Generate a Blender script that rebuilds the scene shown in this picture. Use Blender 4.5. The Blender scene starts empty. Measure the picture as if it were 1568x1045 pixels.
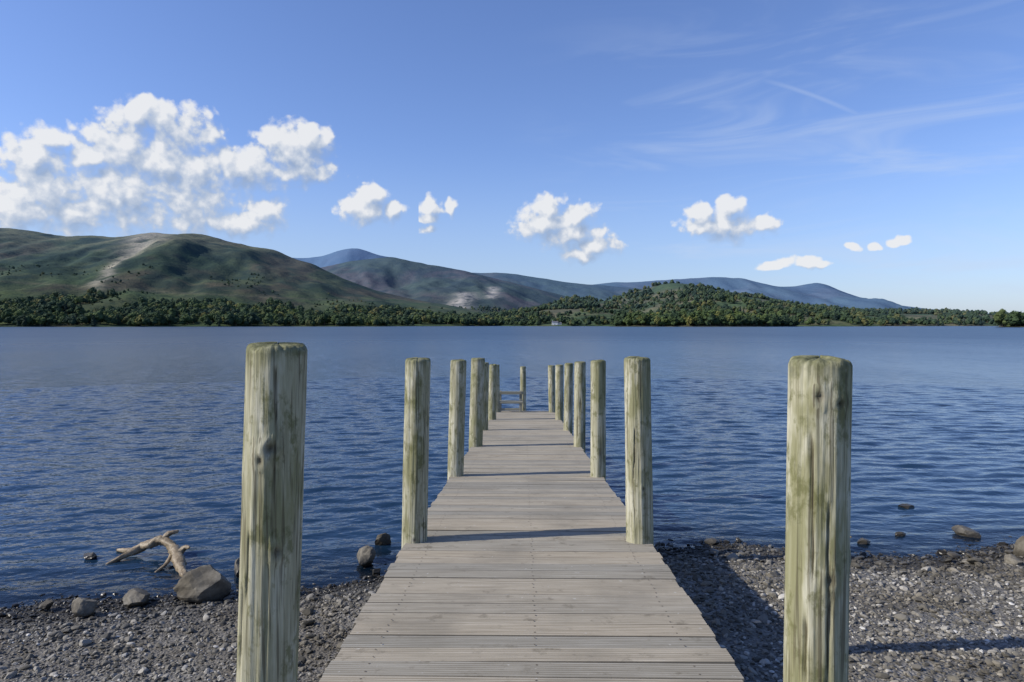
import bpy, math, numpy as np
from mathutils import Vector, Euler
R = np.random.default_rng(7)
sc = bpy.context.scene
sc.view_settings.view_transform = 'Standard'
sc.view_settings.look = 'None'
sc.view_settings.exposure = 0

# ------------------------------------------------------------------ helpers
def vnoise(x, y, seed=0):
    x = np.asarray(x, float); y = np.asarray(y, float)
    xi = np.floor(x).astype(np.int64); yi = np.floor(y).astype(np.int64)
    fx = x - xi; fy = y - yi
    fx = fx*fx*(3-2*fx); fy = fy*fy*(3-2*fy)
    def h(a, b):
        n = (a*374761393 + b*668265263 + seed*1442695041) & 0xffffffff
        n = ((n ^ (n >> 13))*1274126177) & 0xffffffff
        n = n ^ (n >> 16)
        return (n & 0xffff)/65535.0
    return (h(xi, yi)*(1-fx)+h(xi+1, yi)*fx)*(1-fy) + (h(xi, yi+1)*(1-fx)+h(xi+1, yi+1)*fx)*fy

def fbm(x, y, seed=0, o=5):
    s = 0; a = 0.5; t = 0
    for i in range(o):
        s = s + a*vnoise(x*2**i, y*2**i, seed+i*17); t += a; a *= 0.5
    return s/t          # 0..1

def mesh_obj(name, V, F, mat=None, smooth=True, parent=None, link=True, attrs=None):
    me = bpy.data.meshes.new(name)
    V = np.asarray(V, np.float32)
    if isinstance(F, np.ndarray):
        n = len(F); k = F.shape[1]
        me.vertices.add(len(V)); me.vertices.foreach_set('co', V.ravel())
        me.loops.add(n*k); me.loops.foreach_set('vertex_index', F.astype(np.int32).ravel())
        me.polygons.add(n); me.polygons.foreach_set('loop_start', np.arange(n, dtype=np.int32)*k)
        me.update(calc_edges=True)
    else:
        me.from_pydata([tuple(map(float, v)) for v in V], [], F)
    me.validate()
    me.polygons.foreach_set('use_smooth', [smooth]*len(me.polygons))
    for an, (ty, arr) in (attrs or {}).items():
        a = me.attributes.new(an, ty, 'POINT')
        a.data.foreach_set({'FLOAT': 'value', 'FLOAT_COLOR': 'color', 'FLOAT_VECTOR': 'vector'}[ty],
                           np.asarray(arr, np.float32).ravel())
    o = bpy.data.objects.new(name, me)
    if mat: me.materials.append(mat)
    if link: sc.collection.objects.link(o)
    if parent: o.parent = parent
    return o

def grid_faces(nr, nc):
    i = np.arange(nr-1)[:, None]*nc + np.arange(nc-1)[None, :]
    i = i.ravel()
    return np.stack([i, i+1, i+nc+1, i+nc], 1)

class NT:
    def __init__(s, tree): s.t = tree; s.n = tree.nodes; s.l = tree.links
    def node(s, ty, **kw):
        n = s.n.new(ty)
        for k, v in kw.items(): setattr(n, k, v)
        return n
    def put(s, sock, v):
        if isinstance(v, bpy.types.NodeSocket): s.l.new(v, sock)
        elif v is not None: sock.default_value = v
    def math(s, op, a, b=None, c=None, clamp=False):
        n = s.node('ShaderNodeMath', operation=op, use_clamp=clamp)
        for i, v in enumerate((a, b, c)):
            if v is not None: s.put(n.inputs[i], v)
        return n.outputs[0]
    def vm(s, op, a, b=None, c=None):
        n = s.node('ShaderNodeVectorMath', operation=op)
        for i, v in enumerate((a, b, c)):
            if v is not None: s.put(n.inputs[i], v)
        return n.outputs['Value'] if op in ('LENGTH', 'DOT_PRODUCT') else n.outputs[0]
    def noise(s, vec, scale, detail=4, rough=0.55, dist=0.0, dim='3D'):
        n = s.node('ShaderNodeTexNoise', noise_dimensions=dim)
        if vec is not None: s.l.new(vec, n.inputs['Vector'])
        n.inputs['Scale'].default_value = scale; n.inputs['Detail'].default_value = detail
        n.inputs['Roughness'].default_value = rough; n.inputs['Distortion'].default_value = dist
        return n.outputs[0]
    def ramp(s, fac, stops, interp='LINEAR'):
        n = s.node('ShaderNodeValToRGB'); cr = n.color_ramp; cr.interpolation = interp
        while len(cr.elements) < len(stops): cr.elements.new(0.5)
        for e, (p, c) in zip(cr.elements, stops):
            e.position = p; e.color = (*c, 1) if len(c) == 3 else c
        s.put(n.inputs[0], fac); return n.outputs[0]
    def rng(s, v, a, b, c=0.0, d=1.0, smooth=False):
        n = s.node('ShaderNodeMapRange')
        if smooth: n.interpolation_type = 'SMOOTHSTEP'
        s.put(n.inputs[0], v)
        for i, x in zip((1, 2, 3, 4), (a, b, c, d)): s.put(n.inputs[i], x)
        return n.outputs[0]
    def mix(s, f, a, b, mode='MIX'):
        n = s.node('ShaderNodeMix', data_type='RGBA', blend_type=mode)
        s.put(n.inputs[0], f)
        for k, v in ((6, a), (7, b)):
            if isinstance(v, tuple) and len(v) == 3: v = (*v, 1)
            s.put(n.inputs[k], v)
        return n.outputs[2]
    def scale(s, v, xyz):
        return s.vm('MULTIPLY', v, xyz)
    def attr(s, name, out='Fac'):
        n = s.node('ShaderNodeAttribute'); n.attribute_name = name
        return n.outputs[out]
    def mixsh(s, f, a, b):
        n = s.node('ShaderNodeMixShader'); s.put(n.inputs[0], f)
        s.l.new(a, n.inputs[1]); s.l.new(b, n.inputs[2]); return n.outputs[0]

def new_mat(name):
    m = bpy.data.materials.new(name); m.use_nodes = True
    t = NT(m.node_tree)
    b = t.n['Principled BSDF']
    b.inputs['Specular IOR Level'].default_value = 0.3
    return m, t, b
def bump(t, b, h, strength, dist):
    n = t.node('ShaderNodeBump'); n.inputs['Strength'].default_value = strength
    n.inputs['Distance'].default_value = dist
    t.l.new(h, n.inputs['Height']); t.l.new(n.outputs[0], b.inputs['Normal'])
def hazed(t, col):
    """aerial haze painted into the base colour, bluer with distance from the jetty"""
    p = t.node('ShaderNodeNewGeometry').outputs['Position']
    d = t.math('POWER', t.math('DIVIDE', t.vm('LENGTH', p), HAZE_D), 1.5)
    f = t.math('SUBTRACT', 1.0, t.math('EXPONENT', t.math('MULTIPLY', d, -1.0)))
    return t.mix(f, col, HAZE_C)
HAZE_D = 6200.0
HAZE_C = (0.115, 0.195, 0.33)  # airlight tint, mixed into hill and leaf base colours

# ------------------------------------------------------------------ sun + sky
EL = math.radians(35)
BA = math.radians(12)
sd = Vector((-math.cos(BA)*math.cos(EL), -math.sin(BA)*math.cos(EL), math.sin(EL))).normalized()
sun = bpy.data.lights.new('sun', 'SUN'); sun.energy = 4.8; sun.angle = math.radians(0.53)
sun.color = (1.0, 0.94, 0.83)
so = bpy.data.objects.new('sun', sun); sc.collection.objects.link(so)
so.rotation_euler = sd.to_track_quat('Z', 'Y').to_euler(); so.location = (-20, -8, 30)

W = bpy.data.worlds.new('World'); sc.world = W; W.use_nodes = True
t = NT(W.node_tree); t.n.clear()
sky = t.node('ShaderNodeTexSky', sky_type='NISHITA', sun_disc=False)
sky.sun_elevation = EL; sky.sun_rotation = math.atan2(sd.x, sd.y) % (2*math.pi)
sky.air_density = 1.0; sky.dust_density = 0.6; sky.ozone_density = 2.0; sky.altitude = 80
gen = t.node('ShaderNodeTexCoord').outputs['Generated']
sep = t.node('ShaderNodeSeparateXYZ'); t.l.new(gen, sep.inputs[0])
az = t.math('ARCTAN2', sep.outputs[0], sep.outputs[1])
el = t.math('ARCSINE', sep.outputs[2])
cmb = t.node('ShaderNodeCombineXYZ'); t.l.new(az, cmb.inputs[0]); t.l.new(el, cmb.inputs[1])
P0 = cmb.outputs[0]
# cumulus lobes per cloud: (bearing tangent*1045 from jetty axis, height*1045, half-width, half-height)
clouds = [
 [(75,214,24,18),(48,245,42,32),(65,290,80,50),(95,325,80,36),(15,320,70,34),(212,178,32,24),(262,195,54,30),(322,208,22,16),
  (185,235,66,42),(130,238,30,22),(250,250,66,40),(290,262,66,40),(190,300,110,54),(290,318,78,44),(375,262,66,28),(352,246,22,14),
  (445,236,48,36),(475,218,30,24),(425,214,28,20),(465,262,50,18),(365,342,54,24),(410,325,38,20),
  (566,300,24,14),(560,322,36,19),(600,324,20,12)],
 [(660,316,18,11),(655,335,18,9),(691,317,8,10),(653,352,12,6)],
 [(838,320,24,16),(826,345,34,19),(850,345,34,19),(882,335,30,19),(870,358,50,22),(908,380,38,14),(884,392,28,10)],
 [(1114,319,17,14),(1072,327,20,13),(1082,350,40,19),(1115,348,44,20),(1166,343,24,13),
  (1180,407,15,6),(1201,402,15,8),(1234,404,15,8),(1255,409,11,5),(1360,374,11,6),(1375,371,9,5),(1330,382,9,4),(1299,378,8,5)]]
gates = [(-60, 640, 130, 420), (641, 715, 280, 375), (770, 980, 280, 425), (1010, 1410, 280, 435)]
def lobe_group(lobes, nm):
    grp = bpy.data.node_groups.new(nm, 'ShaderNodeTree')
    grp.interface.new_socket('P', in_out='INPUT', socket_type='NodeSocketVector')
    grp.interface.new_socket('D', in_out='OUTPUT', socket_type='NodeSocketFloat')
    g = NT(grp); gi = g.node('NodeGroupInput'); go = g.node('NodeGroupOutput')
    p = gi.outputs[0]
    wn = g.node('ShaderNodeTexNoise', noise_dimensions='2D'); wn.inputs['Scale'].default_value = 26; wn.inputs['Detail'].default_value = 2
    g.l.new(p, wn.inputs['Vector'])
    wv = g.vm('MULTIPLY_ADD', wn.outputs['Color'], (0.022, 0.018, 0), p)
    wv = g.vm('SUBTRACT', wv, (0.011, 0.009, 0))
    F = None
    for (cx, cy, rx, ry) in lobes:
        tx = (cx-802)/1045.; a = math.atan(tx); e = math.atan((497-cy)/1045.*math.cos(a))
        rxa = rx/1045.*math.cos(a)**2*1.25; rya = ry/1045.*math.cos(a)*1.25
        d = g.vm('LENGTH', g.vm('MULTIPLY_ADD', wv, (1/rxa, 1/rya, 0), (-a/rxa, -e/rya, 0)))
        F = d if F is None else g.math('SMOOTH_MIN', F, d, 0.35)
    dn = g.math('SUBTRACT', 1.04, F)
    for scl, amp in ((40, 0.52), (92, 0.26)):
        vo = g.node('ShaderNodeTexVoronoi', feature='F1', voronoi_dimensions='2D'); vo.inputs['Scale'].default_value = scl
        g.l.new(wv, vo.inputs['Vector'])
        dn = g.math('MULTIPLY_ADD', g.math('SUBTRACT', 0.48, vo.outputs['Distance']), amp, dn)
    fb = g.noise(p, 70, 5, 0.60, dim='2D')
    dn = g.math('MULTIPLY_ADD', g.math('SUBTRACT', fb, 0.5), 0.60, dn)
    g.l.new(dn, go.inputs[0])
    return grp
def box_gate(x0, x1, y0, y1):
    q = None
    for s, op, v in ((az, 'GREATER_THAN', x0), (az, 'LESS_THAN', x1), (el, 'GREATER_THAN', y0), (el, 'LESS_THAN', y1)):
        k = t.math(op, s, v); q = k if q is None else t.math('MULTIPLY', q, k)
    return q
hz = t.rng(el, 0.0, 0.26, 0.42, 0.0, True)
hz = t.math('MULTIPLY', hz, t.rng(az, -0.75, 0.5, 1.5, 0.8))
# thin cirrus streaks
mp = t.node('ShaderNodeMapping'); mp.inputs['Rotation'].default_value = (0, 0, math.radians(-12))
mp.inputs['Scale'].default_value = (1.6, 9, 1); t.l.new(P0, mp.inputs[0])
ci = t.noise(mp.outputs[0], 2.2, 4, 0.6, 0.6, '2D')
ci = t.rng(ci, 0.42, 0.80, 0, 0.36, True)
ci = t.math('MULTIPLY', ci, t.rng(az, -0.05, 0.25, 0.0, 1, True))
ci = t.math('MULTIPLY', ci, t.rng(el, 0.48, 0.25, 0, 1, True))
la = t.math('SUBTRACT', el, t.math('MULTIPLY_ADD', t.math('SUBTRACT', az, 0.32), -0.50, 0.333))
la = t.math('ADD', la, t.math('MULTIPLY', t.math('POWER', t.math('SUBTRACT', az, 0.40), 2.0), 1.2))
ln = t.rng(t.math('ABSOLUTE', la), 0.0, 0.005, 1, 0, True)
ln = t.math('MULTIPLY', ln, t.math('MULTIPLY', t.rng(az, 0.31, 0.38, 0, 1, True), t.rng(az, 0.40, 0.49, 1, 0, True)))
ln = t.math('MULTIPLY', ln, 0.22)
ci = t.math('MAXIMUM', ci, ln)
scol = t.scale(sky.outputs[0], (1.06*.108, 1.17*.108, 1.58*.108))
scol = t.mix(hz, scol, (0.40, 0.52, 0.73))
scol = t.mix(ci, scol, (0.58, 0.68, 0.86))
b1 = t.node('ShaderNodeBackground'); t.l.new(scol, b1.inputs[0])
base = b1.outputs[0]; shd = base
for i, (lobes, gt) in enumerate(zip(clouds, gates)):
    grp = lobe_group(lobes, f'cumulus_density_{i}')
    def cd(v):
        n = t.node('ShaderNodeGroup'); n.node_tree = grp; t.l.new(v, n.inputs[0]); return n.outputs[0]
    D1 = cd(P0); D2 = cd(t.vm('ADD', P0, (-0.009, 0.015, 0)))
    lit = t.math('MULTIPLY_ADD', t.math('SUBTRACT', D1, D2), 0.85, 0.48, clamp=True)  # cloud self-shading painted from the density difference toward the sun
    thick = t.rng(lit, 0.30, 0.75, 0.95, 0.36)
    alpha = t.rng(D1, -0.08, thick, 0, 0.95, True)
    ccol = t.ramp(lit, [(0.10, (0.33, 0.42, 0.58)), (0.48, (0.52, 0.59, 0.71)), (0.85, (0.84, 0.85, 0.87))])
    b2 = t.node('ShaderNodeBackground'); t.l.new(ccol, b2.inputs[0])
    ca = math.cos(math.atan(((gt[0]+gt[1])/2-802)/1045))
    gate = box_gate(math.atan((gt[0]-802)/1045.) if i else -0.9, math.atan((gt[1]-802)/1045.),
                    math.atan((497-gt[3])/1045.*ca*0.95), math.atan((497-gt[2])/1045.*ca*1.1))
    shd = t.mixsh(gate, shd, t.mixsh(alpha, base, b2.outputs[0]))
wo = t.node('ShaderNodeOutputWorld'); t.l.new(shd, wo.inputs[0])

# ------------------------------------------------------------------ camera
cam = bpy.data.cameras.new('camera'); cam.lens = 24; cam.sensor_width = 36; cam.clip_start = 0.05; cam.clip_end = 40000
co = bpy.data.objects.new('camera', cam); sc.collection.objects.link(co); sc.camera = co
co.location = (-0.035, 0, 3.0); co.rotation_euler = (math.radians(90-1.4), 0, math.radians(1.0))

# ------------------------------------------------------------------ ground / beach
YWX = [-9000, -60, -12, -5.4, -3.2, -1.66, 0, 1.76, 2.7, 4.2, 5.3, 6.9, 12, 60, 9000]
YWY = [-40, -6, 6.4, 7.1, 7.35, 8.2, 8.9, 9.25, 9.3, 8.75, 8.9, 9.4, 10, 6, -40]
def yw(x): return np.interp(x, YWX, YWY)
def ground_z(x, y):
    s = yw(x) - y + (fbm(x*0.9, y*0.9, 3)-0.5)*0.7
    z = np.where(s > 0, 0.105*s + 0.10*np.clip(s-6, 0, 6), 0.14*s)
    z = np.clip(z, -4, 1.42)
    return z + (fbm(x*2.3, y*2.3, 9)-0.5)*0.05*np.clip(np.abs(s)*2, 0.4, 1)
def axis(a, b, step, lo, hi, n):
    m = np.arange(a, b, step)
    L = a - np.geomspace(step, a-lo, n)[::-1]; H = b + np.geomspace(step, hi-b, n)
    return np.concatenate([L, m, H])
gx = axis(-9, 11, 0.06, -14000, 14000, 40); gy = axis(3, 12, 0.06, -6000, 16000, 40)
X, Y = np.meshgrid(gx, gy)
Z = ground_z(X, Y)
m, t, b = new_mat('gravel_ground')
pos = t.node('ShaderNodeNewGeometry').outputs['Position']
sp = t.node('ShaderNodeSeparateXYZ'); t.l.new(pos, sp.inputs[0])
v = t.node('ShaderNodeTexVoronoi'); v.inputs['Scale'].default_value = 38; t.l.new(pos, v.inputs['Vector'])
c = t.ramp(v.outputs['Color'], [(0.0, (0.085, 0.078, 0.065)), (0.5, (0.16, 0.15, 0.13)), (1.0, (0.28, 0.265, 0.24))])
c = t.mix(t.rng(t.noise(pos, 1.1, 3), 0.4, 0.65), c, (0.10, 0.088, 0.068))
wet = t.rng(sp.outputs[2], 0.03, 0.14, 0.25, 1.0)
c = t.mix(1.0, c, wet, 'MULTIPLY')
c = t.mix(t.rng(sp.outputs[2], 1.1, 1.4), c, (0.07, 0.10, 0.03))
t.l.new(c, b.inputs['Base Color']); b.inputs['Roughness'].default_value = 0.8
bump(t, b, v.outputs['Distance'], 0.8, 0.02)
mesh_obj('ground', np.stack([X, Y, Z], -1).reshape(-1, 3), grid_faces(len(gy), len(gx)), m)

# ------------------------------------------------------------------ water
azs = np.radians(np.concatenate([np.linspace(-88, -42, 40, endpoint=False), np.arange(-42, 40, 0.2), np.linspace(40, 88, 40)]))
rs = np.concatenate([np.arange(3.5, 14, 0.035), np.arange(14, 40, 0.08), np.arange(40, 90, 0.25), np.geomspace(90, 14000, 150)])
A, RR = np.meshgrid(azs, rs)
X = RR*np.sin(A); Y = RR*np.cos(A) - 1.0
H = np.zeros_like(X)
N = 60
cell = np.maximum(np.gradient(rs)[:, None]*np.ones_like(X), 0.0035*RR)
for i in range(N):
    lam = 0.13*(0.95/0.13)**R.random()
    th = math.radians(-90 + 12 + R.normal()*20)
    k = 2*math.pi/lam
    att = np.clip((lam/cell-2.2)/2.0, 0, 1)
    amp = 0.120*math.sqrt(2/N)/k
    ph = R.random()*6.28
    arg = k*(X*math.cos(th)+Y*math.sin(th)) + ph
    H += att*amp*(np.sin(arg) + 0.20*np.cos(2*arg))
gust = 0.35+1.3*fbm(X*0.07+3, Y*0.035, 21, 3)
dep = -ground_z(X, Y)
H *= gust*np.clip(0.25+dep*1.6, 0.25, 1)
def water_mat(name, shallow):
    m, t, b = new_mat(name)
    pos = t.node('ShaderNodeNewGeometry').outputs['Position']
    dist = t.vm('LENGTH', pos)
    b.inputs['Base Color'].default_value = (0.011, 0.032, 0.064, 1)
    b.inputs['IOR'].default_value = 1.33
    b.inputs['Specular IOR Level'].default_value = 0.5
    far = t.rng(t.math('LOGARITHM', dist, 10.0), 1.2, 2.3)
    t.l.new(t.rng(far, 0, 1, 0.06, 0.32), b.inputs['Roughness'])
    n1 = t.noise(t.scale(pos, (0.8, 1.25, 1)), 7.0, 2, 0.5, 0.4); n2 = t.noise(t.scale(pos, (0.6, 1.3, 1)), 1.4, 2, 0.55, 0.3)
    h = t.math('MULTIPLY_ADD', n2, t.rng(far, 0, 1, 1.5, 7.0), n1)
    patch = t.rng(t.noise(t.scale(pos, (1, 0.35, 1)), 0.05, 2), 0.35, 0.65, 0.5, 1.05)
    bn = t.node('ShaderNodeBump'); t.l.new(patch, bn.inputs['Strength']); bn.inputs['Distance'].default_value = 0.020
    t.l.new(h, bn.inputs['Height']); t.l.new(bn.outputs[0], b.inputs['Normal'])
    if shallow:
        gl = t.node('ShaderNodeBsdfGlossy'); gl.inputs['Roughness'].default_value = 0.05; t.l.new(bn.outputs[0], gl.inputs['Normal'])
        tr = t.node('ShaderNodeBsdfTransparent'); tr.inputs[0].default_value = (0.55, 0.62, 0.60, 1)
        fr = t.node('ShaderNodeFresnel'); fr.inputs[0].default_value = 1.33; t.l.new(bn.outputs[0], fr.inputs['Normal'])
        shal = t.mixsh(fr.outputs[0], tr.outputs[0], gl.outputs[0])
        t.l.new(t.mixsh(t.rng(t.attr('depth'), 0.0, 0.22, 0.1, 1.0), shal, b.outputs[0]), t.n['Material Output'].inputs[0])
    return m
wob = mesh_obj('water', np.stack([X, Y, H], -1).reshape(-1, 3), grid_faces(len(rs), len(azs)), water_mat('lake_water', False), attrs={'depth': ('FLOAT', np.clip(dep, -1, 3))})
wob.data.materials.append(water_mat('shallow_water', True))
dmin = dep.ravel()[grid_faces(len(rs), len(azs))].min(axis=1)
if len(wob.data.polygons) == len(dmin): wob.data.polygons.foreach_set('material_index', (dmin < 0.23).astype(np.int32))

# ------------------------------------------------------------------ hills
mh, t, b = new_mat('hillside')
pos = t.node('ShaderNodeNewGeometry').outputs['Position']
c = t.attr('Col', 'Color')
n = t.noise(pos, 0.02, 6, 0.68)
c = t.mix(1.0, c, t.ramp(n, [(0.3, (0.50, 0.53, 0.5)), (0.7, (1.35, 1.28, 1.2))]), 'MULTIPLY')
n3 = t.noise(pos, 0.06, 4, 0.7)
c = t.mix(t.rng(n3, 0.54, 0.62, 0, 0.6), c, (0.024, 0.038, 0.014))
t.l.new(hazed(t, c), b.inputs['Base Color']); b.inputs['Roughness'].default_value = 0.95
b.inputs['Specular IOR Level'].default_value = 0.0
bump(t, b, n, 0.6, 10)

def hill_fun(crest, D, wf, wb, seed, e=1.25, rel=0.16, wob=0.05, fine=0.045):
    cx = np.array([c[0]-802. for c in crest]); cy = np.array([497.-c[1] for c in crest])
    def f(x, y):
        u = x/D*1045.
        c = sum(np.interp(u+k, cx, cy) for k in (-8, -3, 3, 8))/4
        c = c*D/1045. + 3
        c = c + (fbm(x/D*30, x*0+seed, seed)-0.5)*0.04*c
        yc = D*(1 + wob*(fbm(x/D*4+seed, x*0, seed+5)-0.5))
        tt = np.where(y < yc, (yc-y)/wf, (y-yc)/wb)
        tt = np.clip(tt, 0, 1.15)
        pr = np.sign(1-tt)*np.abs(1-tt)**e
        g = fbm(x/(D*fine)+(y/D)*3, y/(D*fine*2.6), seed+3, 6)-0.5
        g2 = np.abs(fbm(x/(D*fine*2)+(y/D)*4, y/(D*fine*6), seed+8, 5)-0.5)*2
        hh = (c+12)*pr - 12 + c*rel*(g*0.9 + 0.8*(g2-0.3))*np.clip(tt*4, 0, 1)*np.clip((1-tt)*3, 0, 1)
        return hh
    return f
def make_hill(name, f, xs, ys, colf):
    X, Y = np.meshgrid(xs, ys); Z = f(X, Y)
    C = colf(X, Y, Z); C = np.concatenate([C, np.ones(C.shape[:-1]+(1,))], -1)
    return mesh_obj(name, np.stack([X, Y, Z], -1).reshape(-1, 3), grid_faces(len(ys), len(xs)), mh,
                    attrs={'Col': ('FLOAT_COLOR', C.reshape(-1, 4))})
def lerp3(a, b, f): return np.asarray(a)*(1-f[..., None]) + np.asarray(b)*f[..., None]
def over(c, col, f): return c*(1-f[..., None]) + np.array(col)*f[..., None]
def ss(x, a, b): q = np.clip((x-a)/(b-a), 0, 1); return q*q*(3-2*q)

crA = [(-900,480),(-600,420),(-300,370),(-120,345),(0,347),(40,350),(90,361),(130,357),(170,359),(235,355),(262,357),(290,355),(318,361),(345,369),
       (385,376),(418,382),(440,393),(480,404),(510,420),(540,433),(580,447),(640,460),(700,470),(760,482),(830,494),(900,505)]
fA = hill_fun(crA, 2000., 1330., 1500., 11, e=1.1, rel=0.26, fine=0.05)
def colA(x, y, z):
    c = lerp3((0.046, 0.066, 0.019), (0.074, 0.086, 0.030), ss(fbm(x/160, y/160, 4), 0.35, 0.65))
    c = over(c, (0.090, 0.070, 0.036), ss(fbm(x/110+9, y/220, 14), 0.50, 0.64)*0.75)
    c = over(c, (0.028, 0.043, 0.015), ss(fbm(x/60, y/90, 15), 0.50, 0.60)*0.8)
    c = over(c, (0.15, 0.150, 0.070), ss(z, 165, 245)*ss(fbm(x/70, y/70, 44), 0.38, 0.56)*0.8)
    c = over(c, (0.080, 0.112, 0.032), ss(z, 75, 55)*ss(fbm(np.floor(x/90)*3.3, np.floor(y/110)*5.1, 46, 1), 0.45, 0.5)*0.5)
    xs_ = -1060 + (1900-y)*0.42 + (fbm(y/60, x*0, 5)-0.5)*50
    w = 12+46*ss(z, 110, 235)
    c = over(c, (0.34, 0.31, 0.24), np.exp(-((x-xs_)/w)**2)*ss(z, 50, 90)*ss(fbm(x/20, y/50, 77), 0.20, 0.42)*.95)
    pth = np.abs(z-(70+25*np.sin(x/260.)+(x+900)*0.03)); c = over(c, (0.15, 0.14, 0.08), np.exp(-(pth/1.6)**2)*0.6)
    return c
make_hill('hill', fA, np.arange(-3600, 420, 9.), np.arange(560, 3200, 11.), colA)

def plain(c1, c2, s, seed, scar=None):
    def f(x, y, z):
        c = lerp3(c1, c2, ss(fbm(x/s, y/s, seed), 0.40, 0.68))
        c = over(c, tuple(k*0.5 for k in c1), ss(fbm(x/s*2.2, y/s*1.5, seed+40), 0.5, 0.6)*0.8)
        for (sx, sw, z0, z1) in (scar or []):
            q = np.exp(-((x-sx-(fbm(z/20, z*0, 3)-.5)*sw)/sw)**2)*ss(z, z0, z0+15)*ss(z, z1+15, z1)*ss(fbm(x/18, y/35, 7), 0.25, 0.42)
            c = over(c, (0.46, 0.42, 0.36), q*0.9)
        return c
    return f
crB2 = [(300,440),(420,425),(500,407),(530,400),(560,396),(600,394),(640,402),(680,410),(720,417),(770,430),(830,445),(900,462),(960,480),(1040,505)]
fB2 = hill_fun(crB2, 3200., 1500., 1500., 23, rel=0.28)
make_hill('hill', fB2, np.arange(-1900, 900, 12.), np.arange(1500, 4800, 16.), plain((0.052, 0.068, 0.028), (0.084, 0.066, 0.048), 200, 3, [(-212, 34, 25, 115), (-120, 22, 90, 150)]))
crC = [(560,430),(640,425),(700,417),(740,418),(790,420),(840,428),(880,434),(930,438),(980,442),(1060,455),(1150,470),(1250,500)]
make_hill('hill', hill_fun(crC, 4600., 1500., 1500., 31, rel=0.28), np.arange(-1500, 2200, 18.), np.arange(3000, 6300, 26.), plain((0.05, 0.075, 0.028), (0.085, 0.08, 0.04), 250, 5))
crB = [(250,430),(350,400),(430,393),(465,396),(495,393),(520,384),(545,379),(568,385),(600,394),(660,410),(720,425),(800,440),(900,470)]
make_hill('mountain', hill_fun(crB, 8500., 2500., 2500., 37, rel=0.28), np.arange(-6000, 1300, 32.), np.arange(5800, 11200, 45.), plain((0.05, 0.065, 0.04), (0.08, 0.07, 0.05), 500, 6))
crD = [(780,445),(860,437),(920,435),(1000,431),(1060,427),(1100,425),(1125,426),(1150,432),(1185,440),(1215,440),(1235,434),(1250,432),(1275,442),(1310,454),(1340,464),(1400,472),(1500,480),(1600,485),(1800,490),(2100,495)]
make_hill('mountain', hill_fun(crD, 6200., 2200., 2000., 41, rel=0.38), np.arange(-400, 8500, 26.), np.arange(3900, 8400, 34.), plain((0.05, 0.075, 0.035), (0.09, 0.08, 0.05), 350, 8))
crE = [(620,492),(700,488),(760,484),(830,472),(868,458),(892,458),(915,464),(950,454),(985,443),(1010,436),(1040,438),(1065,447),(1100,452),(1150,455),
       (1195,468),(1230,472),(1290,476),(1330,478),(1395,477),(1430,484),(1500,491),(1600,490),(1800,482),(2100,475),(2500,480),(3000,505)]
fE = hill_fun(crE, 1900., 900., 900., 53, e=1.0, rel=0.3, wob=0.2)
def colE(x, y, z):
    return lerp3((0.06, 0.09, 0.028), (0.125, 0.115, 0.06), ss(fbm(x/110, y/110, 61), 0.38, 0.6))
make_hill('hill', fE, np.arange(-500, 4200, 9.), np.arange(950, 2850, 12.), colE)
def isl(cx, cy, ax, ay, hh, seed):
    def f(x, y):
        d = np.sqrt(((x-cx)/ax)**2+((y-cy)/ay)**2) + (fbm(x/30, y/30, seed)-0.5)*0.25
        return hh*(1-d**2)
    return f
fF = isl(245, 940, 128, 60, 6, 3)
colF = plain((0.12, 0.11, 0.06), (0.09, 0.10, 0.04), 20, 3)
make_hill('island', fF, np.arange(90, 400, 4.), np.arange(860, 1020, 4.), colF)
fG = isl(650, 740, 146, 50, 6, 9)
make_hill('headland', fG, np.arange(480, 820, 4.), np.arange(670, 810, 4.), colF)

# ------------------------------------------------------------------ trees
def leaf_mat(name, stops):
    m, t, b = new_mat(name)
    rnd = t.node('ShaderNodeObjectInfo').outputs['Random']
    c = t.ramp(rnd, stops)
    pos = t.node('ShaderNodeNewGeometry').outputs['Position']
    c = t.mix(t.rng(t.noise(pos, 0.02, 1), 0.42, 0.6, 0, 0.7), c, t.mix(1.0, c, (1.7, 1.5, 1.0), 'MULTIPLY'))
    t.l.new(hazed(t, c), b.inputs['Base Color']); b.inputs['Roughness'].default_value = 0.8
    b.inputs['Specular IOR Level'].default_value = 0.1
    return m
mleaf = leaf_mat('broadleaf', [(0.0, (0.022, 0.038, 0.011)), (0.5, (0.036, 0.058, 0.014)), (0.8, (0.060, 0.086, 0.019)), (1.0, (0.105, 0.10, 0.026))])
mcon = leaf_mat('conifer', [(0.0, (0.014, 0.026, 0.012)), (1.0, (0.026, 0.042, 0.017))])
mbark, t, b = new_mat('bark'); b.inputs['Base Color'].default_value = (0.10, 0.08, 0.06, 1)

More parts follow.
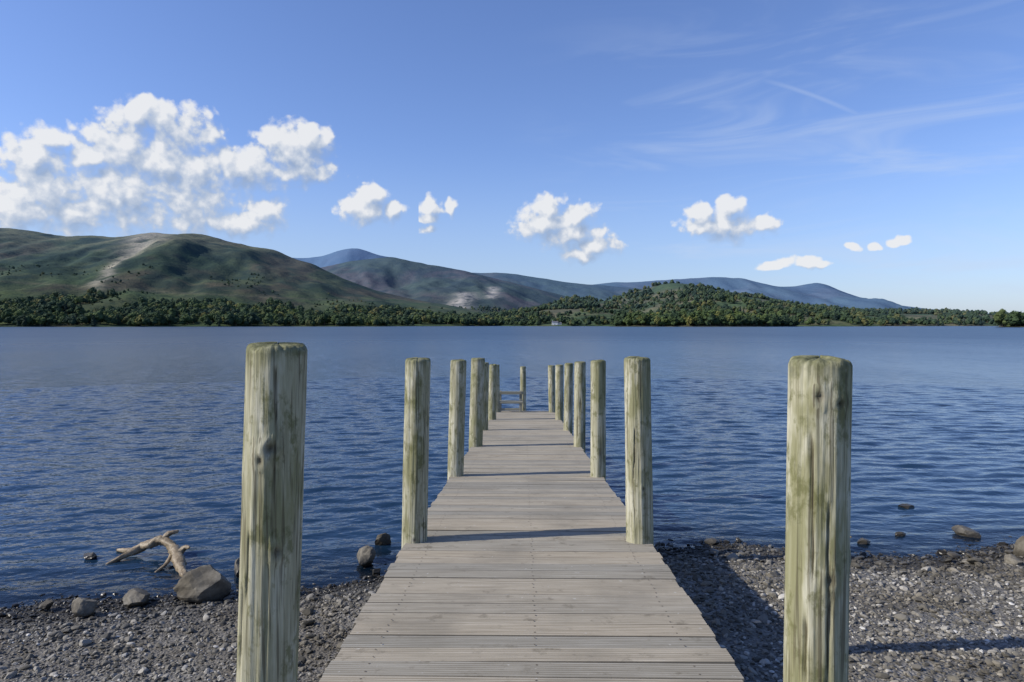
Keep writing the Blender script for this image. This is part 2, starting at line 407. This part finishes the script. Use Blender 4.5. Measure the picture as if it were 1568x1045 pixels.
import bmesh
def ico(sub):
    bm = bmesh.new(); bmesh.ops.create_icosphere(bm, subdivisions=sub, radius=1)
    V = np.array([v.co[:] for v in bm.verts]); F = np.array([[v.index for v in f.verts] for f in bm.faces]); bm.free()
    return V, F
I2 = ico(2)
def tree_proto(name, seed, kind):
    r = np.random.default_rng(seed); V = []; F = []; M = []; nv = 0
    def add(v, f, mi):
        nonlocal nv
        V.append(v); F.extend([[a+nv for a in ff] for ff in f]); M.extend([mi]*len(f)); nv += len(v)
    def limb(p0, p1, r0, r1):
        p0 = np.array(p0); p1 = np.array(p1); ang = np.arange(6)/6*6.283
        c = np.stack([np.cos(ang), np.sin(ang), 0*ang], 1)
        add(np.concatenate([p0+c*r0, p1+c*r1]), [[i, (i+1) % 6, 6+(i+1) % 6, 6+i] for i in range(6)], 1)
    limb((0, 0, -0.05), (0.01, 0, 0.55), 0.03, 0.014)
    lb = []
    if kind == 'b':
        for i in range(9):
            a = r.random()*6.28; rad = 0.10+0.24*r.random(); z = 0.24+0.48*r.random()
            s = 0.14+0.10*r.random()
            lb.append((np.array((math.cos(a)*rad*(1.15-z*.6), math.sin(a)*rad*(1.15-z*.6), z)), s*(1.1-0.3*z)))
        lb.append((np.array((0, 0, 0.80)), 0.16)); lb.append((np.array((0, 0, 0.5)), 0.26))
        for c, s in lb[:4]: limb((0, 0, 0.3), c, 0.014, 0.005)
    else:
        for i in range(8):
            z = 0.14+i*0.11; lb.append((np.array((r.normal()*.01, r.normal()*.01, z)), 0.20*(1.03-z)+0.015))
    for c, s in lb:
        v = I2[0].copy(); v *= (1+0.22*r.normal(size=(len(v), 1))); v *= s*0.85
        if kind != 'b': v[:, 2] *= 0.6
        add(v+c, I2[1].tolist(), 0)
        for j in range(30):
            d = r.normal(size=3); d /= np.linalg.norm(d)
            if kind != 'b': d[2] *= 0.5
            q = c + d*s*(0.85+0.3*r.random()); e1 = r.normal(size=3)*0.022; e2 = r.normal(size=3)*0.022
            add(np.array([q-e1, q+e2, q+e1, q-e2]), [[0, 1, 2, 3]], 0)
    me = bpy.data.meshes.new(name); me.from_pydata([tuple(x) for x in np.concatenate(V)], [], F)
    me.materials.append(mcon if kind == 'c' else mleaf); me.materials.append(mbark)
    me.polygons.foreach_set('material_index', M)
    return bpy.data.objects.new(name, me)
def coll(name, objs):
    c = bpy.data.collections.new(name)
    for o in objs: c.objects.link(o)
    return c
broad = coll('broadleaf_kinds', [tree_proto('broadleaf_tree_kind', 100+i, 'b') for i in range(6)])
mixed = coll('woodland_kinds', [tree_proto('woodland_tree_kind', 200+i, 'b' if i < 7 else 'c') for i in range(8)])

def scatter(name, P, S, Ro, c):
    n = len(P)
    o = mesh_obj(name, P, [], attrs={'scl': ('FLOAT_VECTOR', S), 'rot': ('FLOAT_VECTOR', Ro)})
    ng = bpy.data.node_groups.new(name+'_nodes', 'GeometryNodeTree')
    ng.interface.new_socket('Geometry', in_out='INPUT', socket_type='NodeSocketGeometry')
    ng.interface.new_socket('Geometry', in_out='OUTPUT', socket_type='NodeSocketGeometry')
    N = ng.nodes; L = ng.links
    gi = N.new('NodeGroupInput'); go = N.new('NodeGroupOutput'); ip = N.new('GeometryNodeInstanceOnPoints')
    ci = N.new('GeometryNodeCollectionInfo'); ci.inputs['Collection'].default_value = c
    ci.inputs['Separate Children'].default_value = True; ci.inputs['Reset Children'].default_value = True
    a = N.new('GeometryNodeInputNamedAttribute'); a.data_type = 'FLOAT_VECTOR'; a.inputs[0].default_value = 'scl'
    r_ = N.new('GeometryNodeInputNamedAttribute'); r_.data_type = 'FLOAT_VECTOR'; r_.inputs[0].default_value = 'rot'
    er = N.new('FunctionNodeEulerToRotation')
    L.new(gi.outputs[0], ip.inputs['Points']); L.new(ci.outputs[0], ip.inputs['Instance'])
    ip.inputs['Pick Instance'].default_value = True
    L.new(a.outputs[0], ip.inputs['Scale']); L.new(r_.outputs[0], er.inputs[0]); L.new(er.outputs[0], ip.inputs['Rotation'])
    L.new(ip.outputs[0], go.inputs[0])
    md = o.modifiers.new('scatter', 'NODES'); md.node_group = ng
    return o
def plant(name, f, x0, x1, y0, y1, n, hmin, hmax, c, keep):
    x = R.uniform(x0, x1, n); y = R.uniform(y0, y1, n); z = f(x, y)
    k = (z > 0.4) & keep(x, y, z) & ((x-52)**2+(y-HOUSE_Y)**2 > 24**2) & ~((np.abs(x-52) < 14) & (y < HOUSE_Y) & (y > 900) & (x < 70))
    x, y, z = x[k], y[k], z[k]; n = len(x)
    h = R.uniform(hmin, hmax, n)*R.uniform(0.75, 1.1, n)*(0.7+0.6*fbm(x/60, y/60, 66, 2)); w = h*R.uniform(0.9, 1.45, n)
    S = np.stack([w, w, h], 1); Ro = np.zeros((n, 3)); Ro[:, 2] = R.uniform(0, 6.28, n)
    return scatter(name, np.stack([x, y, z-0.3], 1), S, Ro, c)
yy = np.arange(950, 1900, 2.); hE = fE(np.full_like(yy, 52.), yy)
HOUSE_Y = float(yy[np.argmax(hE > 1.5)]) + 8
plant('woodland', fA, -2000, 330, 600, 1330, 19000, 9, 17, mixed,
      lambda x, y, z: (z < 20+44*fbm(x/130, y/130, 90)+np.clip((-x-500)/60, 0, 10)) & (fbm(x/60, y/60, 91) > 0.33+np.clip((z-12)/160, 0, .2)))
plant('hillside_bushes', fA, -2000, 330, 900, 1800, 5000, 2.5, 7, mixed,
      lambda x, y, z: (z > 25) & (z < 130) & (fbm(x/70, y/110, 95) > 0.60))
plant('woodland', fE, -420, 2200, 1000, 2100, 17000, 7, 14, mixed,
      lambda x, y, z: (fbm(x/90, y/90, 92) > 0.45) | (z < 7))
plant('woodland', fB2, -900, 500, 1700, 2300, 4000, 8, 14, mixed, lambda x, y, z: z < 55)
plant('island_woodland', fF, 90, 400, 860, 1020, 1400, 10, 19, broad, lambda x, y, z: z > 0.6)
plant('headland_woodland', fG, 480, 820, 670, 810, 1100, 9, 17, broad, lambda x, y, z: z > 0.4)

# ------------------------------------------------------------------ cottage on far shore
def boxv(x0, x1, y0, y1, z0, z1):
    V = [(x, y, z) for z in (z0, z1) for y in (y0, y1) for x in (x0, x1)]
    return V, [(0, 2, 3, 1), (4, 5, 7, 6), (0, 1, 5, 4), (2, 6, 7, 3), (0, 4, 6, 2), (1, 3, 7, 5)]
def simple(name, col, rough=0.8):
    m, t, b = new_mat(name); pos = t.node('ShaderNodeTexCoord').outputs['Object']
    n = t.noise(pos, 6, 5)
    t.l.new(t.mix(n, tuple(c*0.8 for c in col), tuple(min(1, c*1.15) for c in col)), b.inputs['Base Color']); b.inputs['Roughness'].default_value = rough
    return m
mw = simple('white_render', (0.78, 0.78, 0.75)); ms = simple('slate', (0.12, 0.12, 0.14)); mg = simple('window_glass', (0.03, 0.04, 0.05), 0.2)
hs = bpy.data.objects.new('white_cottage', None); sc.collection.objects.link(hs)
hz0 = float(fE(np.array([52.]), np.array([HOUSE_Y]))[0]); hs.location = (52, HOUSE_Y, hz0-0.5)
for nm, (x0, x1, y0, y1, h, rr) in {'main': (-6, 4, -3, 3, 4.5, 2.2), 'wing': (4.01, 9.5, -2.4, 2.4, 3.2, 1.6)}.items():
    V, Fc = boxv(x0, x1, y0, y1, 0, h); mesh_obj(nm+'_walls', V, Fc, mw, False, hs)
    V = [(x0-.3, y0-.4, h-.1), (x1+.3, y0-.4, h-.1), (x1+.3, y1+.4, h-.1), (x0-.3, y1+.4, h-.1), (x0-.3, 0, h+rr), (x1+.3, 0, h+rr)]
    mesh_obj(nm+'_roof', V, [(0, 1, 5, 4), (3, 4, 5, 2), (0, 4, 3), (1, 2, 5), (0, 3, 2, 1)], ms, False, hs)
    for i, wx in enumerate(np.linspace(x0+1.2, x1-1.2, 3)):
        V, Fc = boxv(wx-.45, wx+.45, y0-.03, y0+.1, 1.2, 2.4); mesh_obj(f'{nm}_window_{i}', V, Fc, mg, False, hs)
V, Fc = boxv(-1.9, -1.0, -3.04, -2.9, 0, 2.1); mesh_obj('door', V, Fc, ms, False, hs)
V, Fc = boxv(-5.6, -4.8, -.4, .4, 5.5, 7.6); mesh_obj('chimney', V, Fc, mw, False, hs)

# ------------------------------------------------------------------ jetty
def zd(y):
    return np.where(y < 4.95, 1.40+0.048*(4.95-y), 1.40-0.066*(y-4.95))
jet = bpy.data.objects.new('wooden_jetty', None); sc.collection.objects.link(jet)
md_, t, b = new_mat('weathered_decking')
oc = t.node('ShaderNodeTexCoord').outputs['Object']
rn = t.attr('rnd')
off = t.node('ShaderNodeCombineXYZ'); t.l.new(t.math('MULTIPLY', rn, 37.0), off.inputs[0])
pv = t.vm('ADD', oc, off.outputs[0])
g1 = t.noise(t.scale(pv, (1.2, 40, 1)), 2.0, 6, 0.6)
c = t.ramp(g1, [(0.25, (0.220, 0.195, 0.148)), (0.5, (0.35, 0.318, 0.254)), (0.75, (0.46, 0.425, 0.352))])
c = t.mix(1.0, c, t.ramp(rn, [(0, (0.80, 0.82, 0.84)), (0.5, (1, 0.98, 0.95)), (1, (1.12, 1.06, 0.98))]), 'MULTIPLY')
c = t.mix(t.rng(t.noise(oc, 1.6, 5, 0.65), 0.48, 0.70, 0, 0.55), c, (0.205, 0.185, 0.145))
c = t.mix(t.rng(t.noise(pv, 9, 4, 0.65), 0.60, 0.72, 0, 0.65), c, (0.14, 0.12, 0.085))
c = t.mix(t.rng(t.noise(oc, 26, 2, 0.6), 0.70, 0.76, 0, 0.6), c, (0.54, 0.53, 0.48))
c = t.mix(t.rng(t.attr('groove'), 0, 1, 0, 0.55), c, (0.10, 0.085, 0.065))
t.l.new(c, b.inputs['Base Color']); b.inputs['Roughness'].default_value = 0.85
bump(t, b, g1, 0.5, 0.003)
V = []; F = []; RN = []; GR = []
prof = [(-.0680, -.035), (-.0680, -.003), (-.0650, 0)]
for gv in (-.048, -.029, -.0097, .0097, .029, .048):
    prof += [(gv-.0042, 0), (gv-.002, -.0028), (gv+.002, -.0028), (gv+.0042, 0)]
prof += [(.0650, 0), (.0680, -.003), (.0680, -.035)]
npf = len(prof); pitch = 0.145
ys = np.arange(-3.0, 20.9, pitch)
screws = []
for i, y in enumerate(ys):
    L = -0.90+R.normal()*0.007; Rt = 0.90+R.normal()*0.007; rnd = R.random()
    dz = R.normal()*0.0018; tilt = R.normal()*0.0018; yaw = R.normal()*0.0018
    z = float(zd(y)); sl = 0.048 if y < 4.95 else 0.066
    base = len(V); cols = np.linspace(L, Rt, 7)
    for x in cols:
        wv = (fbm(np.array([x*1.3+i*7.]), np.array([i*3.1]), 5)[0]-0.5)*0.006
        for (py, pz) in prof:
            V.append((x, y+py+yaw*x+wv*0.5, z+pz+dz+tilt*x-sl*py+wv*0.4)); RN.append(rnd)
            GR.append(1.0 if pz < -0.0025 and pz > -0.01 else 0.0)
    for cidx in range(6):
        for j in range(npf-1):
            a = base+cidx*npf+j; F.append((a, a+npf, a+npf+1, a+1))
        a = base+cidx*npf; F.append((a, a+npf-1, a+2*npf-1, a+npf))
    F.append(tuple(base+j for j in range(npf))); F.append(tuple(base+6*npf+j for j in range(npf))[::-1])
    if 2 < y < 12:
        for sx in (-0.72, 0.02, 0.72):
            for sy in (-.0385, .0385): screws.append((sx+R.normal()*.006, y+sy, z-sl*sy+0.0012))
mesh_obj('decking', V, F, md_, False, jet, attrs={'rnd': ('FLOAT', RN), 'groove': ('FLOAT', GR)})
V = []; F = []
for (x, y, z) in screws:
    a0 = len(V)
    for k in range(8): V.append((x+.005*math.cos(k*.785), y+.005*math.sin(k*.785), z))
    F.append(tuple(range(a0, a0+8)))
mesh_obj('screw_heads', V, F, simple('rusty_screw', (0.12, 0.10, 0.08)), False, jet)
mbeam = simple('damp_timber', (0.15, 0.12, 0.08))
V = []; F = []
def add_prism(p, q, w, h):
    a0 = len(V)
    for (x, y, z) in (p, q):
        V.extend([(x-w, y, z-h), (x+w, y, z-h), (x+w, y, z), (x-w, y, z)])
    F.extend([tuple(a0+k for k in f) for f in [(0, 1, 2, 3), (7, 6, 5, 4), (0, 4, 5, 1), (1, 5, 6, 2), (2, 6, 7, 3), (3, 7, 4, 0)]])
for x in (-.64, 0, .64):
    for ya, yb in ((-3, 4.95), (4.951, 20.8)):
        add_prism((x, ya, float(zd(ya))-.039), (x, yb, float(zd(yb))-.039), .035, .15)
mesh_obj('joists', V, F, mbeam, False, jet)
V = []; F = []
PAIR = [2.1, 5.05, 8.1, 11.25, 14.2, 17.2, 20.2]
for y in [-0.9]+PAIR:
    z = float(zd(y))-.195
    v, f = boxv(-.98, .98, y+.12, y+.19, z-.17, z); a0 = len(V); V += v; F += [tuple(a0+k for k in ff) for ff in f]
mesh_obj('bearers', V, F, mbeam, False, jet)

# ------------------------------------------------------------------ posts
mp_, t, b = new_mat('weathered_post')
oc = t.node('ShaderNodeTexCoord').outputs['Object']
oi = t.node('ShaderNodeObjectInfo').outputs['Random']
of = t.node('ShaderNodeCombineXYZ'); t.l.new(t.math('MULTIPLY', oi, 50.0), of.inputs[0]); t.l.new(t.math('MULTIPLY', oi, 31.0), of.inputs[2])
pv = t.vm('ADD', oc, of.outputs[0])
gr = t.noise(t.scale(pv, (1, 1, 0.045)), 42, 5, 0.62)
c = t.ramp(gr, [(0.3, (0.22, 0.205, 0.125)), (0.5, (0.37, 0.35, 0.235)), (0.7, (0.52, 0.495, 0.365))])
lo = t.noise(t.scale(pv, (1, 1, 0.35)), 5.5, 4, 0.6)
c = t.mix(t.rng(lo, 0.45, 0.58, 0, 0.7), c, (0.20, 0.195, 0.085))
c = t.mix(t.rng(t.noise(t.scale(pv, (1, 1, 0.25)), 9, 4, 0.65), 0.54, 0.66, 0, 0.7), c, (0.58, 0.555, 0.44))
c = t.mix(t.rng(t.noise(t.scale(pv, (1, 1, 0.6)), 14, 5, 0.7), 0.53, 0.63, 0, 0.75), c, (0.125, 0.125, 0.045))
fine = t.noise(t.scale(pv, (1, 1, 0.02)), 95, 2, 0.6)
c = t.mix(t.rng(fine, 0.56, 0.65, 0, 0.68), c, (0.085, 0.07, 0.04))
c = t.mix(t.attr('dark'), c, (0.045, 0.034, 0.022))
tp = t.attr('top')
c = t.mix(tp, c, t.ramp(t.noise(pv, 45, 4, 0.7), [(0.35, (0.055, 0.062, 0.022)), (0.6, (0.15, 0.15, 0.065)), (0.78, (0.36, 0.34, 0.24))]))
t.l.new(c, b.inputs['Base Color']); b.inputs['Roughness'].default_value = 0.85
bump(t, b, gr, 0.8, 0.008)

def post(x, y, ztop, lx, ly, r, seed, hi=False, feats=(), zb=-1.4):
    rr = np.random.default_rng(seed)
    ns = 120 if hi else 40; dzr = 0.010 if hi else 0.04
    zs = np.arange(zb if not hi else 0.0, ztop-0.02, dzr)
    rows = [(z, 1.0) for z in zs] + [(ztop-.018, 1.0), (ztop-.010, .975), (ztop-.004, .93), (ztop, .86), (ztop+.003, .6), (ztop+.004, .3), (ztop+.004, .02)]
    Z = np.array([q[0] for q in rows])[:, None]; K = np.array([q[1] for q in rows])[:, None]
    th = (np.arange(ns)/ns*2*math.pi)[None, :]
    cx, cy = np.cos(th), np.sin(th)
    low = (fbm(cx*1.3+seed*3.3+Z*0.7, cy*1.3+Z*0.5, seed, 2)-0.5)
    med = (fbm(cx*5+seed+Z*0.5, cy*5+Z*1.2, seed+2)-0.5)
    fin = (fbm(cx*24+seed, cy*24+Z*0.7, seed+4, 3)-0.5)
    rad = r*(1+0.018*(ztop-Z)) * (1+0.07*low) + 0.009*med + 0.006*fin
    dark = np.zeros_like(rad)
    fl = list(feats)
    for _ in range(11):
        a = rr.uniform(-180, 180); z0 = ztop-rr.uniform(0.0, 2.2); fl.append(('c', a, z0, z0-rr.uniform(.15, .8), rr.uniform(.006, .013), rr.uniform(.018, .04)))
    for _ in range(3):
        fl.append(('k', rr.uniform(-180, 180), ztop-rr.uniform(.2, 2.2), rr.uniform(.014, .026), .006, 0))
    for f in fl:
        if f[0] == 'c':
            _, a, z1, z0, dp, wd = f
            ac = math.radians(a) + 0.30*(fbm(Z*3+a, Z*0, 7, 4)-0.5)
            dth = np.angle(np.exp(1j*(th-ac)))
            ww = wd*(0.5+fbm(Z*9+a, Z*0+2, 3, 2))
            e = np.exp(-(dth/ww)**2)*ss(Z, z0, z0+.10)*ss(Z, z1, z1-.06)
            rad -= dp*e; dark = np.maximum(dark, e*0.9)
        else:
            _, a, zk, rk, hk, _x = f
            dth = np.angle(np.exp(1j*(th-math.radians(a))))*r
            wob = 1+0.7*(fbm(dth*60+zk*9, Z*60, 3, 3)-.5)
            d = np.sqrt(dth**2+((Z-zk)*.8)**2)/rk*wob
            rad += hk*np.exp(-d**2*0.6) - hk*1.5*np.exp(-(d*2.0)**2)
            dark = np.maximum(dark, 0.85*np.exp(-(d*1.6)**2))
    h = Z-ztop
    Xp = rad*K*cx + h*lx; Yp = rad*K*cy + h*ly
    Zp = Z + 0*th + (med*0.02+low*.01)*(K < 0.99)
    topm = ss(K, 0.995, 0.9)+0*th; topm = np.maximum(topm, 0.75*ss(Z+0.12*med, ztop-.06, ztop-.01)+0*th)
    V = np.stack([Xp, Yp, Zp-ztop], -1).reshape(-1, 3)
    nr = len(rows); a = np.arange(nr-1)[:, None]*ns; j = np.arange(ns)[None, :]
    Fq = np.stack([a+j, a+(j+1) % ns, a+ns+(j+1) % ns, a+ns+j], -1).reshape(-1, 4)
    o = mesh_obj('wooden_post', V, Fq, mp_, True, attrs={'dark': ('FLOAT', dark), 'top': ('FLOAT', topm*0.85)})
    o.location = (x, y, ztop)
    return o
post(-0.815, 2.15, 2.935, 0.040, 0.0, .091, 1, True, [('k', -78, 2.62, .026, .012, 0), ('k', -96, 2.585, .018, .008, 0), ('c', -150, 2.55, 2.28, .02, .07), ('c', -118, 2.38, 2.1, .016, .06),
                                                     ('c', -140, 2.2, 1.9, .014, .05), ('c', -70, 2.9, 2.3, .010, .03), ('k', -60, 2.3, .022, .008, 0)])
post(0.860, 2.08, 2.895, 0.004, 0.0, .089, 2, True, [('k', -75, 2.77, .018, .008, 0), ('k', -112, 2.79, .022, .009, 0), ('c', -125, 2.7, 2.2, .010, .04), ('c', -95, 2.5, 2.0, .010, .03), ('k', -88, 2.25, .022, .008, 0), ('c', -130, 2.15, 1.9, .014, .05)])
post(-0.820, 5.05, 2.745, 0.022, 0.01, .092, 3, True)
post(0.800, 5.05, 2.755, -0.020, 0.0, .096, 4, True)
post(-0.81, 8.1, 2.575, 0.030, 0, .094, 5)
post(0.845, 8.1, 2.57, 0.0, 0, .088, 6)
post(-0.79, 11.25, 2.44, 0.030, 0.0, .112, 7)
post(0.89, 11.25, 2.38, 0.004, 0, .092, 8)
post(-0.86, 14.2, 2.20, 0.015, 0.0, .098, 9)
post(0.90, 14.2, 2.19, 0.01, 0, .092, 10)
post(-0.81, 17.2, 1.99, 0.02, 0.0, .10, 11)
post(0.86, 17.2, 1.98, 0.0, 0, .10, 12)
post(-0.85, 20.2, 1.80, -0.01, 0.0, .09, 13)
post(0.78, 20.2, 1.78, -0.015, 0, .10, 14)
post(-0.06, 21.0, 1.70, 0.0, 0.0, .09, 15)

# ------------------------------------------------------------------ bench at the end
mbn = simple('bench_timber', (0.24, 0.23, 0.18))
bn_ = bpy.data.objects.new('wooden_bench', None); sc.collection.objects.link(bn_); bn_.location = (-0.44, 20.35, float(zd(20.35)))
for nm, bx in {'leg_1': (-.35, -.27, -.2, -.14, 0, .27), 'leg_2': (.27, .35, -.2, -.14, 0, .27), 'leg_3': (-.35, -.27, .14, .2, 0, .62), 'leg_4': (.27, .35, .14, .2, 0, .62),
               'seat': (-.38, .38, -.22, .135, .272, .33), 'backrest': (-.38, .38, .10, .138, .51, .60), 'stretcher': (-.268, .268, -.19, -.15, .06, .13)}.items():
    V, Fc = boxv(*bx); o = mesh_obj(nm, V, Fc, mbn, False, bn_)
    bv = o.modifiers.new('b', 'BEVEL'); bv.width = .006

# ------------------------------------------------------------------ pebbles and rocks
def stone_mat(name, stops, big=False):
    m, t, b = new_mat(name)
    rnd = t.node('ShaderNodeObjectInfo').outputs['Random']
    gm = t.node('ShaderNodeNewGeometry').outputs['Position']
    s = t.node('ShaderNodeSeparateXYZ'); t.l.new(gm, s.inputs[0])
    c = t.ramp(rnd, stops)
    if big: c = t.mix(1.0, c, t.ramp(t.noise(gm, 14, 6, .65), [(0.3, (0.62, 0.60, 0.58)), (0.7, (1.3, 1.3, 1.28))]), 'MULTIPLY')
    c = t.mix(1.0, c, t.ramp(t.noise(gm, 0.8, 2), [(0.38, (0.58, 0.54, 0.46)), (0.62, (1.12, 1.11, 1.08))]), 'MULTIPLY')
    wet = t.rng(s.outputs[2], 0.03, 0.14, 0.0, 1.0)
    c = t.mix(wet, t.mix(1.0, c, (0.24, 0.235, 0.225), 'MULTIPLY'), c)
    t.l.new(c, b.inputs['Base Color']); t.l.new(t.rng(wet, 0, 1, 0.3, 0.85), b.inputs['Roughness'])
    if big: bump(t, b, t.noise(gm, 60, 4), 0.4, 0.004)
    return m
mpeb = stone_mat('pebble_stone', [(0, (0.075, 0.072, 0.064)), (0.35, (0.16, 0.152, 0.133)), (0.7, (0.265, 0.252, 0.225)), (0.93, (0.37, 0.355, 0.325)), (1, (0.56, 0.55, 0.52))])
mrock = stone_mat('rock_stone', [(0, (0.13, 0.12, 0.10)), (1, (0.22, 0.205, 0.175))], True)
def rockmesh(name, seed, sub, mat, dims, cuts=9, link=False, rough=0.06):
    r = np.random.default_rng(seed); V, F = ico(sub)
    for _ in range(cuts):
        n = r.normal(size=3); n /= np.linalg.norm(n); d = r.uniform(0.55, 0.85)
        k = V@n; V = V - np.outer(np.clip(k-d, 0, None), n)
    q = (fbm(V[:, 0]*2.5+seed, V[:, 1]*2.5+V[:, 2]*3.1, seed, 5)-0.5)
    V = V*(1+rough*4*q[:, None])
    V = V*np.array(dims)
    return mesh_obj(name, V, F, mat, False, link=link)
pebs = coll('pebble_kinds', [rockmesh('pebble_kind', 300+i, 2, mpeb, (1, R.uniform(.6, .9), R.uniform(.3, .55)), 8) for i in range(9)])
n = 85000
x = R.uniform(-8.5, 10.5, n); y = R.uniform(3.6, 10.6, n)
s = np.clip(R.lognormal(math.log(0.0155), 0.48, n), 0.006, 0.07)
z = ground_z(x, y)
k = (z > -0.12); x, y, z, s = x[k], y[k], z[k], s[k]
big = (np.abs(z-0.03) < 0.07) & (R.random(len(x)) < 0.10) & (x > 1); s[big] *= 1.9
Ro = np.stack([R.normal(0, .35, len(x)), R.normal(0, .35, len(x)), R.uniform(0, 6.28, len(x))], 1)
scatter('gravel', np.stack([x, y, z+s*0.25], 1), np.stack([s, s, s], 1), Ro, pebs)
rocks = [(-3.48, 7.3, .58, .30, .05), (-4.47, 6.75, .23, .15, .1), (-4.14, 7.1, .34, .13, .05), (-3.43, 8.1, .30, .22, 0), (-2.0, 8.45, .36, .20, 0), (-1.95, 9.2, .24, .15, -.01),
         (-1.80, 8.1, .14, .07, 0), (6.25, 9.75, .36, .14, -.02), (6.25, 11.25, .26, .07, -.01), (5.3, 9.7, .15, .06, 0), (6.35, 8.7, .42, .30, .05), (2.79, 7.7, .24, .12, .1), (2.62, 7.95, .16, .09, .08),
         (-5.6, 8.6, .2, .08, 0), (-5.0, 6.95, .16, .08, .05), (4.6, 9.35, .2, .08, 0), (3.3, 8.6, .16, .09, 0.03), (5.9, 8.3, .22, .12, .08), (7.2, 8.9, .4, .25, .05), (-2.6, 7.4, .18, .08, .06)]
for i, (x, y, w, h, zb) in enumerate(rocks):
    o = rockmesh('rock', 500+i*3, 4, mrock, (w/2*1.1, w/2*.8, h*.75), 14, True, 0.07)
    o.location = (x, y, zb+h*.33); o.rotation_euler = (0.1*R.normal(), 0.1*R.normal(), R.uniform(0, 6.28) if w < .5 else 0.3)

# ------------------------------------------------------------------ driftwood
def tube(pts, rad, seed, ns=12, step=10):
    P = np.array(pts, float); Rr = np.array(rad, float); out = []; rr = []
    Q = np.vstack([2*P[0]-P[1], P, 2*P[-1]-P[-2]])
    for i in range(len(P)-1):
        a, b_, c_, d = Q[i:i+4]
        for u in np.arange(step)/step:
            out.append(0.5*((2*b_)+(-a+c_)*u+(2*a-5*b_+4*c_-d)*u*u+(-a+3*b_-3*c_+d)*u**3)); rr.append(Rr[i]*(1-u)+Rr[i+1]*u)
    out.append(P[-1]); rr.append(Rr[-1]*.4); out = np.array(out); V = []
    for i, (q, r0) in enumerate(zip(out, rr)):
        tg = out[min(i+1, len(out)-1)]-out[max(i-1, 0)]; tg /= np.linalg.norm(tg)+1e-9
        s = np.cross(tg, (0, 0, 1.)); s /= np.linalg.norm(s)+1e-9; up = np.cross(s, tg)
        for k in range(ns):
            a = k/ns*6.283; rk = 1.15*r0*(1+1.1*(fbm(np.array([math.cos(a)*1.5+i*.25]), np.array([math.sin(a)*1.5+seed]), seed, 3)[0]-.5))
            V.append(q+rk*(math.cos(a)*s+math.sin(a)*up))
    F = [(i*ns+k, i*ns+(k+1) % ns, (i+1)*ns+(k+1) % ns, (i+1)*ns+k) for i in range(len(out)-1) for k in range(ns)]
    F.append(tuple(range(ns))); return V, F
mdw, t, b = new_mat('driftwood')
oc = t.node('ShaderNodeTexCoord').outputs['Object']
t.l.new(t.ramp(t.noise(oc, 18, 6, .65), [(0.3, (0.10, 0.075, 0.045)), (0.55, (0.27, 0.21, 0.13)), (0.75, (0.42, 0.36, 0.26))]), b.inputs['Base Color'])
bump(t, b, t.noise(oc, 40, 4), 0.6, 0.01)
dw = bpy.data.objects.new('driftwood_branch', None); sc.collection.objects.link(dw)
parts = {'trunk': ([(-5.40, 8.85, .02), (-5.15, 8.75, .05), (-4.95, 8.72, .12), (-4.75, 8.72, .20), (-4.52, 8.6, .13), (-4.38, 8.4, .12), (-4.2, 8.15, .05), (-4.05, 7.95, .0)], [.02, .035, .05, .055, .05, .06, .045, .03]),
         'fork': ([(-5.0, 8.72, .10), (-5.15, 8.5, .04), (-5.25, 8.35, .0)], [.04, .03, .015]),
         'stub': ([(-4.72, 8.72, .19), (-4.66, 8.75, .27), (-4.55, 8.8, .30)], [.04, .03, .015]),
         'snag': ([(-4.36, 8.4, .12), (-4.28, 8.42, .2), (-4.2, 8.38, .22)], [.04, .028, .012]),
         'twig': ([(-4.5, 8.6, .13), (-4.45, 8.3, .05), (-4.5, 8.1, -.01)], [.03, .022, .012])}
for k_, (p_, r_) in parts.items():
    V, Fc = tube(p_, r_, len(k_)); mesh_obj(k_, V, Fc, mdw, True, dw)
V, Fc = tube([(4.15, 9.3, -.02), (4.22, 9.2, .08), (4.2, 9.1, .16), (4.28, 9.0, .2)], [.03, .03, .025, .012], 4)
mesh_obj('driftwood_snag', V, Fc, mdw, True)
